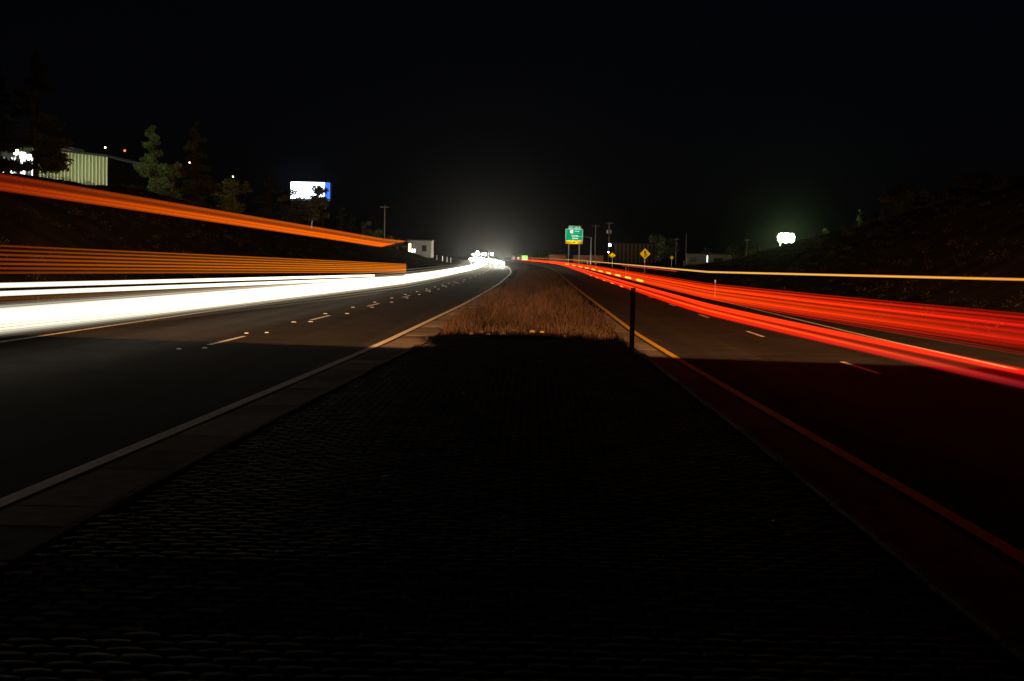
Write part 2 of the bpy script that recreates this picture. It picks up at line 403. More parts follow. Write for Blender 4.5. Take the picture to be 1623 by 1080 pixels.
P[:,:,2] += dz[:,None] + P[:,:,0]*tilt[:,:1] + P[:,:,1]*tilt[:,1:]
P[:,:,:2] *= RNG.uniform(.90,1.03,(n,1,1)); P[:,:,0] += fc[:,:1]; P[:,:,1] += fc[:,1:]; P[:,:,2] += PZ
fq = np.array(pf)
o = np_mesh('paver_field', P.reshape(-1,3), (fq[None]+18*np.arange(n)[:,None,None]).reshape(-1,4), M['paver'], PAVING, 'stuff', np.repeat(RNG.uniform(.65,1.35,n),18))

# dry grass of the median, and weeds among it
def blades(name, n, y0, y1, hgt, m, xfrac=(0,1), clump=.0, wid=.012, power=1.6):
    t = RNG.random(n)**power; y = y0+(y1-y0)*t
    a = edge_x(y)+1.05; b = yellow_x(y)-.75
    a = np.where(y<70, np.maximum(a, edge_x(y)+.17+np.interp(y,[36,60,70],[.95,.85,.8])), a)
    x = a+(b-a)*(xfrac[0]+(xfrac[1]-xfrac[0])*RNG.random(n))
    ok = y > end_y(x)+.75*RNG.random(len(x))**2-.38*(np.sin(x*5.3+1.)*np.sin(x*2.1)>.15); x, y = x[ok], y[ok]; n = len(x)
    cl = (.5+.5*np.sin(x*2.1+np.sin(y*.9)*2)*np.cos(y*.75+np.sin(x*1.7)*1.5))
    cl = np.clip((cl-.18)/.64,0,1); cl = cl*cl*(3-2*cl)
    keep = RNG.random(n) > clump*(1-cl); x, y, cl = x[keep], y[keep], cl[keep]; n = len(x)
    h = hgt*(.35+.65*RNG.random(n))*(.30+.95*cl)*np.clip((y-end_y(x))/7+.28,.28,1); z = terrain_z(x,y)
    ang = RNG.random(n)*6.283; lean = np.where(RNG.random(n)<.4,RNG.uniform(.4,1.5,n),RNG.uniform(.05,.7,n))*h; h = h*np.where(lean>h*.8,.7,1); la = RNG.random(n)*6.283
    wv = np.stack([np.cos(ang),np.sin(ang)],1)*(wid*(1+y/60))[:,None]
    r0 = np.stack([x,y],1); md = r0+np.stack([np.cos(la),np.sin(la)],1)*(lean*.35)[:,None]; tp = r0+np.stack([np.cos(la),np.sin(la)],1)*lean[:,None]
    V = np.stack([np.c_[r0-wv,z-.02], np.c_[r0+wv,z-.02], np.c_[md+wv*.7,z+h*.6], np.c_[md-wv*.7,z+h*.6], np.c_[tp+wv*.12,z+h], np.c_[tp-wv*.12,z+h]],1)
    ix = 6*np.arange(n)[:,None]
    Fq = np.concatenate([ix+np.array([[0,1,2,3]]), ix+np.array([[3,2,4,5]])])
    pt = .5+.5*np.sin(x*1.3+2.*np.sin(y*.31)+1.)*np.sin(y*.42+1.6*np.sin(x*.9))
    tn = RNG.uniform(.4,1.4,n)*(.35+.45*cl+.75*pt)
    return np_mesh(name, V.reshape(-1,3), Fq, m, None, 'stuff', np.repeat(tn,6))
blades('dry_grass', 90000, 36.5, 210, .40, M['grass'], clump=.80, wid=.0062)
blades('dry_weeds', 12000, 37, 130, .66, M['weeds'], clump=.93, wid=.010)

# stones and scraps lit along the end of the paving
def rock_mesh(r, seed):
    q = np.random.default_rng(seed); mb = MB(); n = 7
    vs = [(0,0,r*.62)]
    for a in range(n): rr = r*q.uniform(.65,1); vs.append((rr*math.cos(a*6.283/n)*.75, rr*math.sin(a*6.283/n)*.75, r*q.uniform(.3,.5)))
    for a in range(n): rr = r*q.uniform(.85,1.15); vs.append((rr*math.cos(a*6.283/n+.3), rr*math.sin(a*6.283/n+.3), -.02))
    fs = [(0,1+a,1+(a+1)%n) for a in range(n)]+[(1+a,1+n+a,1+n+(a+1)%n,1+(a+1)%n) for a in range(n)]
    return mb.add(vs, fs)
for k,(px,rr) in enumerate([(-1.55,.10),(-1.32,.07),(-1.1,.09),(-.42,.17),(-.72,.12),(.05,.13),(.32,.10),(.9,.06),(1.3,.07),(-.15,.08),(-1.9,.06)]):
    y = float(end_y(px))+.35+random.uniform(0,1.5)
    o = rock_mesh(rr*.75, k).build('stone', M['litter'] if k%2==0 else M['rock'], None, loc=(px, y, tz(px,y)))
    tag(o, ['pale stone at the grass edge, second from the gutter','small brown stone beside the palest one near the gutter','pale jagged stone third from the gutter at the grass edge','large brown stone, biggest in the middle of the paving end',
            'pale stone just before the biggest brown stone','brown stone in the middle, right behind the nose kerb'.replace('right ',''),'pale stone in the middle of the paving end','small brown stone towards the marker post','pale small stone closest to the marker post',
            'brown stone touching the biggest one on its far side','tiny pale stone closest to the gutter of blazing white road'][k], 'stone', 'stones along the end of the paving')

n=1500; wx=[]
cy_=5.8+31*RNG.random(150)**.8; cx_=np.where(RNG.random(150)<.6, np.where(RNG.random(150)<.5, pav_a(cy_)+.25*RNG.random(150), pav_b(cy_)-.25*RNG.random(150)), pav_a(cy_)+(pav_b(cy_)-pav_a(cy_))*RNG.random(150))
ci=RNG.integers(0,150,n); bx_=cx_[ci]+RNG.normal(0,.03,n); by_=cy_[ci]+RNG.normal(0,.03,n); ok=by_<end_y(bx_)-.1; bx_,by_=bx_[ok],by_[ok]; n=len(bx_)
hh=RNG.uniform(.03,.13,n); an=RNG.random(n)*6.283; ln=RNG.normal(0,.05,(n,2)); wv=np.stack([np.cos(an),np.sin(an)],1)*.004
V=np.stack([np.c_[bx_-wv[:,0],by_-wv[:,1],np.full(n,PZ-.02)],np.c_[bx_+wv[:,0],by_+wv[:,1],np.full(n,PZ-.02)],np.c_[bx_+ln[:,0],by_+ln[:,1],PZ+hh]],1)
np_mesh('joint_weeds',V.reshape(-1,3),np.arange(3*n).reshape(-1,3),M['weeds'],None,'stuff',np.repeat(RNG.uniform(.5,1.5,n),3))
n=2600; q=RNG; gy=5.6+33*q.random(n)**1.5; ga=pav_a(gy); gb=pav_b(gy); gx=ga+(gb-ga)*np.where(q.random(n)<.5,q.random(n),np.where(q.random(n)<.5,q.random(n)*.12,1-q.random(n)*.12))
ok=gy<end_y(gx)-.1; gx,gy=gx[ok],gy[ok]; n=len(gx); r_=q.uniform(.005,.017,n); th_=q.random(n)*6.283
oc=np.array([(1,0,0),(-.5,.87,0),(-.5,-.87,0),(.1,.1,.9)])
ca,sa=np.cos(th_),np.sin(th_)
V=np.stack([np.stack([gx+r_*(o[0]*ca-o[1]*sa), gy+r_*(o[0]*sa+o[1]*ca), PZ+.002+r_*o[2]],1) for o in oc],1)
np_mesh('gravel', V.reshape(-1,3), (4*np.arange(n)[:,None,None]+np.array([[0,1,3],[1,2,3],[2,0,3]])[None]).reshape(-1,3), M['rock'], None, 'stuff')
sc_=[]
for j,(x,y,w_) in enumerate(((-1.69,10.5,.07),(-1.35,14.2,.05),(2.0,12.2,.05))):
    vs=[(w_*(i-1.5)*.6, w_*.5*(jj-.5), .006+.012*abs(math.sin(i*1.9+j+jj))) for jj in (0,1) for i in range(4)]
    o=MB().add(vs,[(i,i+1,5+i,4+i) for i in range(3)]+[(4+i,5+i,i+1,i) for i in range(3)]).build('paper_scrap',M['white_plastic'],None,loc=(x,y,PZ)); o.rotation_euler=(0,0,j*.7)
    tag(o,['crumpled white paper scrap lying nearest the camera on the pavers','small pale paper scrap farther up the pavers','tiny pale paper scrap on the pavers by the yellow line side'][j],'paper scrap','paper scraps on the paving')

# ================================================================== marker post by the paving
p = thing('marker_post', 'tall flat brown marker post standing at the end corner of the paving', 'marker post', (2.33,34.6,PZ), rz=.05)
MB().cbox((-.055,-.012,-.2),(.055,.012,1.22),.008).build('post', M['post'], p)
MB().cbox((-.058,-.014,1.222),(.058,.014,1.44),.010).build('cap', M['post_dark'], p)
MB().box((-.042,.015,1.25),(.042,.018,1.40)).build('reflector', M['white_plastic'], p)

# slim white delineators along the roads
def delineator(x, y, h, label, r=.05):
    t = thing('delineator', label, 'delineator', (x,y,max(tz(x,y),0)), 'slim white delineators by the roads')
    MB().tube([(0,0,-.1),(0,0,h-.16)], [r*.62]*2, 8).build('post', M['post_grey'], t)
    MB().tube([(0,0,h-.155),(0,0,h)], [r*.9,r*.9], 8).build('reflector', M['sign_white'], t)
def at(px, d): return (px-840)/F_PX*d
def zat(px, py, d): return CAM_H+(406+.02*(px-840)-py)/F_PX*d
for px,d,h,lb in [(1131,88,1.05,'nearest slim white delineator beyond the white edge line, above the red trails'),
                  (989.5,170,1.15,'white delineator in front of the gold trail, short of the merge sign'),
                  (993.5,225,1.1,'thin white delineator just behind another, before the merge sign'),
                  (942,300,1.1,'small white delineator below the street lamp with the cool light'),
                  (929,330,1.1,'small white delineator between the lamp pole and the exit sign'),
                  (920,360,1.1,'tiny white delineator under the far side of the exit sign'),
                  (896,420,1.2,'tiny white delineator below the near side of the exit sign'),
                  (842,640,1.8,'far white delineator next to the small green lit panel'),
                  (1081,240,1.2,'pale delineator on the dark slope past the merge sign')]:
    delineator(at(px,d), d, h, lb, r=.045 if d<100 else .06)

# ================================================================== vegetation
def tree(name, label, px, base_d, h, rad, n, m, kind='conifer', group=None, size=.35, base_z=None, seed=0):
    q = np.random.default_rng(seed+int(px)+1000)
    x = at(px, base_d); z0 = tz(x, base_d) if base_z is None else base_z
    t = thing(name, label, 'tree', (x, base_d, z0), group)
    tr = MB(); bend = q.uniform(-.3,.3)
    pts = [(bend*math.sin(k/6*2), .1*math.sin(k), h*.96*k/6-.3*(k==0)) for k in range(7)]
    tr.tube(pts, [h*.020*(1-.9*k/6)+.02 for k in range(7)], 7)
    if kind == 'conifer':
        nb = int(h*4.2)
        cpos = []; tnt = []
        for b in range(nb):
            u = (b+q.random())/nb; zc = h*(.10+.90*u); L = rad*(1-u)**.8*q.uniform(.55,1.15)+.15; a = q.random()*6.283
            droop = q.uniform(-.30,.12)
            tip = np.array([math.cos(a)*L, math.sin(a)*L, zc+droop*L])
            tr.tube([(0,0,zc),tuple(tip)], [.035,.012], 4, False)
            k = max(3,int(n/nb*(.35+1.3*(1-u))))
            s = q.random(k)**.7
            c = np.array([[0,0,zc]])+(tip-np.array([0,0,zc]))[None]*s[:,None]+q.normal(0,1,(k,3))*np.array([.16,.16,.10])*(.35+L*.35)
            cpos.append(c); tnt.append(np.full(k, q.uniform(.5,1.4)))
        c = np.concatenate(cpos); tn = np.concatenate(tnt)
    else:
        cl = [(q.normal(0,.42)*rad, q.normal(0,.42)*rad, h*q.uniform(.22,.95)) for _ in range(int(9+rad*3))]
        cpos = []; tnt = []
        for cx,cy_,cz in cl:
            tr.tube([(0,0,h*.12),(cx*.5,cy_*.5,cz*.6),(cx,cy_,cz)], [.06,.04,.015], 4, False)
            k = n//len(cl); f = q.normal(0,1,(k,3)); f /= np.linalg.norm(f,axis=1)[:,None]+1e-6
            rr = rad*q.uniform(.28,.48)*q.random((k,1))**.45
            cpos.append(np.array([[cx,cy_,cz]])+f*rr*np.array([1,1,.8])); tnt.append(np.full(k,q.uniform(.5,1.4)))
        c = np.concatenate(cpos); tn = np.concatenate(tnt)
    k = len(c)
    tr.build('trunk', M['bark'], t)
    d1 = q.normal(0,1,(k,3)); d1 /= np.linalg.norm(d1,axis=1)[:,None]; d2 = np.cross(d1, q.normal(0,1,(k,3))); d2 /= np.linalg.norm(d2,axis=1)[:,None]+1e-6
    s = size*q.uniform(.5,1.2,(k,1))
    e1, e2 = d1*s*.5, d2*s*(.16 if kind=='conifer' else .32)
    V = np.stack([c-e1, c-e2*.9, c+e1, c+e2*.9],1).reshape(-1,3)
    o = np_mesh('crown', V, np.arange(4*k).reshape(-1,4), m, t, None, np.repeat(tn*q.uniform(.7,1.2,k),4))
    return t

def px_tree(label, px, top, d, halfw, n, m=None, kind='conifer', **kw):
    z0 = tz(at(px,d), d); h = zat(px, top, d)-z0
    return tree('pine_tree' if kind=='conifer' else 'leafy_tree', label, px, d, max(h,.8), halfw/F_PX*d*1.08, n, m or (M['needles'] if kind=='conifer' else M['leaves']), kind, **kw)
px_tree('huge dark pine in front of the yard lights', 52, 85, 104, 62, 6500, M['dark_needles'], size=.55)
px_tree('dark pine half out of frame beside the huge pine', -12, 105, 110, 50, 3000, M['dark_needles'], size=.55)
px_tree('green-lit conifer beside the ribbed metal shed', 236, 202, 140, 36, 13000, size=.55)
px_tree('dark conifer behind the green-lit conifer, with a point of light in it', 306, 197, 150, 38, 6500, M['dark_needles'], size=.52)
px_tree('dim bushy tree between the two tall conifers', 272, 258, 152, 28, 2000, kind='leafy', size=.4)
px_tree('dark tree past the tall conifers, short of the LED billboard', 352, 285, 165, 30, 1600, kind='leafy', size=.45)
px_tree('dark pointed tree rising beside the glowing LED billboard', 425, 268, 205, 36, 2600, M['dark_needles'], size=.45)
px_tree('leafy tree whose twigs cross the corner of the LED billboard', 509, 291, 218, 17, 2200, kind='leafy', size=.34)
px_tree('low leafy tree across the foot of the LED billboard', 462, 298, 216, 17, 2000, kind='leafy', size=.34)
px_tree('broad leafy tree hiding the foot of the LED billboard', 487, 309, 214, 24, 2600, kind='leafy', size=.36)
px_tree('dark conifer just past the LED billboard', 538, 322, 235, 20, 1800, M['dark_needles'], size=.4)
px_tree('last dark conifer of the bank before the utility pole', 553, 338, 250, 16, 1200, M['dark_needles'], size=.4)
for k,(px,top,d,hw) in enumerate([(578,350,300,10),(592,362,310,12),(612,372,325,12),(628,377,340,11)]):
    px_tree(['round shrub at the foot of the dark conifers','wide shrub left of the tall utility pole','shrub at the foot of the tall utility pole','last shrub before the small white building'][k].replace(' left of',' before'), px, top, d, hw, 500, kind='leafy', size=.5)
px_tree('dim green round tree between dark hall and thin pole', 1051, 374, 430, 18, 1500, kind='leafy', size=.7)
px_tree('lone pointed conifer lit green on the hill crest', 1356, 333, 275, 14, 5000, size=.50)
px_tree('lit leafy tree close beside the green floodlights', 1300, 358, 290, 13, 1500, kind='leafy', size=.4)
for k,(px,top,d,hw) in enumerate([(1428,296,165,34),(1490,302,150,30),(1540,285,140,34),(1600,290,130,40),(1395,335,185,20)]):
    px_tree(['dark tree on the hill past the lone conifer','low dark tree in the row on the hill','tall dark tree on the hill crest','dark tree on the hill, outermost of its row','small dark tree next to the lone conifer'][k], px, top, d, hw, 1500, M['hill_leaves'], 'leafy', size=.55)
for k,(px,top,d,hw) in enumerate([(862,398,760,14),(884,400,800,16),(1010,392,640,16),(1120,394,480,14),(1155,390,470,14),(1185,392,430,12)]):
    px_tree(['far dark tree behind the gabled house','far dark tree behind the exit sign posts','far dark tree on the roof line of the dark hall','far dark tree behind the pale wall','far tree between the pale wall and the crossarm pole','far tree near the green floodlights'][k], px, top, d, hw, 500, kind='leafy', size=1.2)
# roadside brush on both banks: a scatter nobody could count
def brush(name, n, side, y0, y1, m, size):
    y = y0+(y1-y0)*RNG.random(n)**1.3
    o_ = RNG.random(n)**.9
    x = left_off(y,12.4)-o_*20 if side<0 else right_off(y,10.6)+o_*34
    z = terrain_z(x,y); k = 26
    R = size*RNG.uniform(.4,1.2,n)
    f = RNG.normal(0,1,(n,k,3)); f /= np.linalg.norm(f,axis=2)[:,:,None]; f[:,:,2] = np.abs(f[:,:,2])
    c = np.stack([x,y,z],1)[:,None]+f*(R[:,None]*RNG.random((n,k))**.5)[:,:,None]*np.array([1,1,.8])
    c = c.reshape(-1,3); kk = len(c); d1 = f.reshape(-1,3); d2 = np.cross(d1, RNG.normal(0,1,(kk,3))); d2 /= np.linalg.norm(d2,axis=1)[:,None]
    s = np.repeat(R,k)[:,None]*RNG.uniform(.15,.4,(kk,1))
    V = np.stack([c-d1*s*.5, c-d2*s*.16, c+d1*s*.6, c+d2*s*.16],1).reshape(-1,3)
    return np_mesh(name, V, np.arange(4*kk).reshape(-1,4), m, None, 'stuff', np.repeat(np.repeat(RNG.uniform(.5,1.5,n),k),4))
brush('sagebrush', 2600, -1, 20, 300, M['brush'], .42)
brush('sagebrush', 3200, 1, 18, 300, M['brush'], .45)

# ================================================================== buildings and lamps
def point_light(name, loc, e, col, r=.15, spot=None, target=None, parent=None):
    l = bpy.data.lights.new(name, 'SPOT' if spot else 'POINT'); o = bpy.data.objects.new(name, l); COL.objects.link(o)
    l.energy = e; l.color = col; l.shadow_soft_size = r; o.location = loc
    if spot: l.spot_size = math.radians(spot); l.spot_blend = .6; o.rotation_euler = (Vector(target)-Vector(loc)).to_track_quat('-Z','Y').to_euler()
    return o
# ribbed metal shed on the bank
D = 170.; gx0, gx1 = at(48,D), at(165,D); zb = tz(gx1,D)-.6; zr = zat(165,249,D); zl = zat(48,235,D)
t = thing('metal_shed', 'ribbed pale metal shed lit yellow-green on the bank', 'shed', (gx0,D,zb))
wx = gx1-gx0
MB().prism([(0,0),(wx,0),(wx,zr-zb),(0,zl-zb)], 0, 16).build('wall', M['metal_wall'], t)
nr = 21
for k in range(nr+1):
    x = wx*k/nr; zt = (zl-zb)+(zr-zl)*k/nr
    MB().prism([(x-.05,.0),(x+.05,0),(x+.05,zt-.03),(x-.05,zt-.03)], -.09, -.002).build('rib', M['metal_rib'], t)
MB().prism([(-.15,zl-zb+.02),(wx+.2,zr-zb+.0),(wx+.2,zr-zb+.22),(-.15,zl-zb+.24)], -.25, 16.3).build('roof', M['roof'], t)
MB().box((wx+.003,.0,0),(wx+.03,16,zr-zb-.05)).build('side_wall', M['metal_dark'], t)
def small_lamp(name, label, px, py, d, foot_z, m, r, light=None, col=(1,1,1), arm=0., cat='lamp', group=None, post='steel'):
    x = at(px,d); z = zat(px,py,d)
    t = thing(name, label, cat, (x+arm,d,foot_z), group)
    MB().tube([(0,0,-.2),(0,0,z-foot_z+.25)], [.06,.045] if r>.1 else [.022,.018], 8).build('post', M[post], t)
    if arm: MB().tube([(0,0,z-foot_z+.2),(-arm*.5,0,z-foot_z+.34),(-arm,0,z-foot_z+.26)], .035, 6).build('arm', M[post], t)
    hd = MB(); hd.cbox((-arm-r*1.2,-r*1.2,z-foot_z+r*.9),(-arm+r*1.2,r*1.2,z-foot_z+r*1.5),r*.3); hd.build('lamp_head', M[post], t)
    b = MB(); n=10
    for k in range(5):
        pass
    b.tube([(-arm,-.0,z-foot_z-r),(-arm,0,z-foot_z-r*.5),(-arm,0,z-foot_z+r*.4),(-arm,0,z-foot_z+r*.88)], [r*.45,r*.95,r,r*.7], 10); b.build('bulb', m, t)
    if light: point_light(name+'_light', (x, d-r*1.6, z-r*1.3), light, col)
    return t
small_lamp('roof_lamp','small warm lamp on a short post above the metal shed roof',162,234,176,zat(162,250,176),M['lamp_warm'],.10,post='black')
small_lamp('warning_lamp','small red lamp above the dark side of the metal shed',193,239,180,zat(193,258,180),M['lamp_red'],.13,post='black')
small_lamp('yard_light','brightest white yard light seen through the huge pine',31,247,160,tz(at(31,160),160),M['lamp_white'],.30,2600,(.82,1,.42))
small_lamp('yard_light','white yard light nearest the frame edge behind the huge pine',20,241,163,tz(at(20,163),163),M['lamp_white'],.26)
small_lamp('yard_light','bluish yard light next to the brightest one behind the huge pine',41,249,158,tz(at(41,158),158),M['lamp_cool'],.24,900,(.8,1,.8))
small_lamp('yard_light','small low yard light at the foot of the huge pine, nearest the ribbed shed',63,262,122,tz(at(63,122),122),M['lamp_warm'],.09,post='black')
point_light('conifer_fill_spot',(at(63,122)+.3,122.2,zat(63,262,122)),5200,(.82,1,.66),.1,spot=58,target=(at(238,140),140,10.5))  # added spot without a fixture, lights the conifer beside the shed
# pale lit store front behind the huge pine
D=195.; x0=at(-30,D); t = thing('store_front','pale store front with lit panes behind the huge pine','building',(x0,D,tz(x0,D)))
bw = at(95,D)-x0; bh = zat(40,234,D)-tz(x0,D)
MB().box((0,0,-.5),(bw,8,bh)).build('wall', M['white_wall'], t)
MB().box((-.3,-.6,bh+.003),(bw+.3,8.3,bh+.35)).build('roof', M['roof'], t)
for k in range(7):
    MB().box((bw*(.06+.135*k),-.05,bh*.58),(bw*(.06+.135*k)+.55,-.004,bh*.86)).build('window', M['win_lit'], t)
# LED billboard
D=262.; bx=at(488,D); bz=zat(488,315,D); bw=62/F_PX*D; bh=26/F_PX*D; gz=tz(bx,D)
t = thing('led_billboard','glowing white LED billboard with blue edges among dark trees','billboard',(bx,D,gz))
z0 = bz-gz
MB().box((-bw/2-.12,0,z0-.12),(bw/2+.12,.6,z0+bh+.12)).build('cabinet', M['black'], t)
MB().box((-bw/2,-.03,z0),(bw*.36,-.004,z0+bh)).build('screen', M['screen_white'], t)
MB().box((bw*.36+.003,-.03,z0),(bw/2,-.004,z0+bh)).build('side_screen', M['screen_blue'], t)
MB().tube([(0,.3,-.3),(0,.3,z0-.13)], .35, 12).build('pole', M['steel'], t)
MB().box((-bw/2,-.7,z0-.3),(bw/2,-.1,z0-.22)).build('catwalk', M['steel'], t)
point_light('billboard_light',(bx,D-1.2,gz+z0+bh*.5),1500,(.25,.45,1.),.8)

def pole(label, px, top, d, arms=(), transformer=False, name='utility_pole', r=.15, group='utility poles beyond the road'):
    x = at(px,d); g = tz(x,d); h = zat(px,top,d)-g
    t = thing(name, label, 'pole', (x,d,g), group)
    MB().tube([(0,0,-.5),(0,0,h)], [r*1.15,r*.8], 10).build('post', M['wood'], t)
    for k,(dz,hw) in enumerate(arms):
        MB().box((-hw,-r-.13,h-dz-.07),(hw,-r-.01,h-dz+.07)).build('crossarm', M['wood'], t)
        for s in (-.9,-.45,.45,.9):
            MB().tube([(s*hw,-r-.07,h-dz+.072),(s*hw,-r-.07,h-dz+.24)], [.05,.035], 6).build('insulator', M['steel'], t)
    if transformer:
        for s in (-.5,.5): MB().tube([(s,-.1,h-3.4),(s,-.1,h-3.3),(s,-.1,h-2.4),(s,-.1,h-2.3)], [.2,.28,.28,.2], 10).build('transformer', M['steel'], t)
    return t
pole('tall utility pole with one crossarm on the left bank'.replace(' left',''), 606, 325, 330, ((.5,.9),))
pole('utility pole with one crossarm behind the exit sign', 940, 356, 450, ((.5,1.2),))
pole('utility pole with crossarm and two transformers over the street lamp', 961.5, 352, 450, ((.4,1.1),), True)
pole('thin bare pole beside the round dim tree', 1083.5, 369, 350, (), r=.10)
pole('short crossarm pole in front of the dim round tree', 1068, 377, 380, ((.4,.5),(1.5,.35)))
pole('small crossarm pole between the merge sign and green floodlights', 1179.5, 379, 350, ((.3,.5),))
# lamp pole with mast arm near the exit sign, lamp off
x=at(933.5,400); h=zat(933,377,400); t=thing('lamp_pole','plain steel lamp pole with unlit mast arm right after the exit sign'.replace('right after','past'),'lamp pole',(x,400,tz(x,400)))
MB().tube([(0,0,-.3),(0,0,h)], [.16,.10], 10).build('post', M['steel'], t)
MB().tube([(0,0,h-.1),(-1.5,0,h+.12),(-3.2,0,h+.15)], [.07,.06,.05], 8).build('arm', M['steel'], t)
MB().cbox((-3.9,-.16,h+.06),(-3.2,.16,h+.22),.05).build('lamp_head', M['steel'], t)
MB().tube([(0,0,.01),(0,0,.55)], .26, 10).build('base', M['concrete_c'], t)
small_lamp('street_lamp','street lamp with brilliant cool white light under the transformer pole',963,388,418,tz(at(963,418),418),M['lamp_cool'],.30,700,(.8,.95,1),arm=1.6,post='black',group='lit street lamps')
small_lamp('street_lamp','brilliant white lamp just over the headlight glare',777,402.5,560,0,M['lamp_white'],.42,3000,(1,.97,.85),arm=-1.2,group='lit street lamps')
small_lamp('street_lamp','small white lamp before the headlight glare',754,399,570,0,M['lamp_white'],.30,None,group='lit street lamps')
small_lamp('street_lamp','tiny low white lamp below the cool street lamp',961,399.5,430,tz(at(961,430),430),M['lamp_cool'],.15,post='black',group='lit street lamps')
# green floodlight bank
D=282.; x=at(1241,D); g=tz(x,D); zc=zat(1241,377,D)-g
t = thing('floodlight_bank','blazing green-white floodlight bank on the hill','floodlight',(x,D,g))
for s in (-1.05,1.05): MB().tube([(s,.3,-.3),(s,.3,zc+.4)], .09, 8).build('post', M['steel'], t)
for z_ in (-.42,.05,.30): MB().box((-1.75,0,zc+z_-.05),(1.75,.1,zc+z_+.05)).build('frame', M['steel'], t)
for cx,cz_,r_ in ((0,.42,.54),(-.95,.36,.50),(.95,.36,.50),(0,-.42,.54),(-.95,-.36,.50),(.95,-.36,.50)):
    MB().prism([(cx+r_*math.cos(a*math.pi/7), zc+cz_+r_*math.sin(a*math.pi/7)) for a in range(14)], -.18, -.004).build('lamp', M['lamp_green'], t)
point_light('floodlight',(x,D-1.6,g+zc),14000,(.62,1.,.42),.9)
small_lamp('hill_lamp','tiny white lamp on the dark hill past the lone conifer',1400,356,190,tz(at(1400,190),190),M['lamp_warm'],.07,post='black')
small_lamp('path_lamp','tiny white lamp among the trees past the dim conifer',296,258,147,tz(at(296,147),147),M['lamp_warm'],.07,post='black')
small_lamp('path_lamp','tiny white point of light before the dark pointed tree',365,280,160,tz(at(365,160),160),M['lamp_warm'],.07,post='black')

# small buildings far along the road
def house(label, px0, px1, top, d, m, depth=9, gable=False, lit=(), name='house', ground=None, windows=(), rl=None):
    x0,x1=at(px0,d),at(px1,d); g=tz((x0+x1)/2,d) if ground is None else ground; h=zat(px0,top,d)-g; W=x1-x0
    t=thing(name,label,'building',(x0,d,g))
    MB().box((0,0,-.5),(W,depth,h)).build('wall',m,t)
    if gable: MB().prism([(-.3,h+.003),(W+.3,h+.003),(W/2,h+W*.16)], -.4, depth+.4).build('roof',M['white_wall'],t)
    else: MB().box((-.25,-.3,h+.003),(W+.25,depth+.3,h+.3)).build('roof',M['roof'],t)
    for (a,b,c,e,mm) in windows:
        f=MB().box((W*a,-.06,h*c),(W*b,-.004,h*e)).build('window',mm,t)
    return t
house('small white flat-roofed building with lit front at the end of the bank',643,681,381,420,M['grey_wall'],windows=[(.06,.14,.25,.8,M['lamp_warm']),(.18,.24,.2,.45,M['win_lit']),(.28,.33,.2,.45,M['win_lit']),(.6,.8,.3,.7,M['glass'])])
house('distant white gabled house over the red trails',808,827,405,800,M['white_wall'],gable=True,ground=0,windows=[(.1,.25,.2,.75,M['glass']),(.5,.65,.2,.75,M['glass'])])
t=house('large dark hall with upright pilasters behind the merge sign',973,1036,386,560,M['hall_wall'],windows=[])
hw=at(1036,560)-at(973,560); hh=zat(973,386,560)-tz((at(973,560)+at(1036,560))/2,560)
for k in range(11): MB().box((hw*k/10-.14,-.35,0),(hw*k/10+.14,-.004,hh-.1)).build('pilaster', M['brown_wall'], t)
house('long pale low wall building behind the thin bare pole',1086,1156,402.5,372,M['pale_wall'],depth=3,windows=[(.44,.46,.3,.9,M['win_lit']),(.05,.2,.3,.7,M['glass']),(.6,.8,.3,.7,M['glass'])])
# freight containers behind the sign
for k,(a,b,lb) in enumerate([(906,953,'long rust-red container below the exit sign and lamp pole'),(868,894,'far rust-red container before the exit sign')]):
    D=520.; x0,x1=at(a,D),at(b,D); t=thing('freight_container',lb,'container',(x0,D,.35),'rust-red freight containers'); W=x1-x0
    MB().box((0,0,0),(W,2.4,2.6)).build('body',M['rust'],t)
    nn=int(W/.5)
    for q_ in range(nn+1): MB().box((W*q_/nn-.06,-.08,.1),(W*q_/nn+.06,-.003,2.5)).build('rib',M['rust'],t)
    for zz in (-.12,): MB().box((0,.2,-.45),(W,2.2,-.003)).build('skid',M['metal_dark'],t)
# green lit panel far by the road
D=700.; x=at(829,D); t=thing('lit_panel','small green-lit panel standing far beside the red trails','sign',(x,D,0))
MB().box((-1.3,0,.5),(1.3,.3,2.5)).build('panel',M['green_lit'],t)
for s in (-.9,.9): MB().box((s-.1,.05,-.3),(s+.1,.25,.497)).build('leg',M['steel'],t)

# ------------------------------------------------------------------ signs
def text_mesh(body, size):
    c=bpy.data.curves.new('lettering','FONT'); c.body=body; c.size=size; c.extrude=.004; c.align_x='CENTER'; c.align_y='CENTER'; c.offset=size*.012
    o=bpy.data.objects.new('tmp',c); COL.objects.link(o); bpy.context.view_layer.update()
    m=bpy.data.meshes.new_from_object(o.evaluated_get(bpy.context.evaluated_depsgraph_get())); bpy.data.objects.remove(o); bpy.data.curves.remove(c); return m
def lettering(body, size, x, y, z, m, parent):
    me=text_mesh(body,size); me.materials.append(m); o=link('lettering',me,parent,(x,y,z)); o.rotation_euler=(math.pi/2,0,0); return o
D=480.; sx=at(906.5,D); sw=27.5/F_PX*D; zb=zat(906,386.5,D); zt=zat(906,362.8,D); g=tz(sx,D)
t=thing('exit_sign','green highway exit sign with yellow strip and number tab','road sign',(sx,D,g),rz=-.02)
b0=zb-g; b1=zt-g; yel=b0+(b1-b0)*.235
def rr(x0,z0,x1,z1,r):
    P=[]
    for cx,cz,a0 in ((x1-r,z1-r,0),(x0+r,z1-r,90),(x0+r,z0+r,180),(x1-r,z0+r,270)):
        for k in range(4): a=math.radians(a0+30*k); P.append((cx+r*math.cos(a),cz+r*math.sin(a)))
    return P
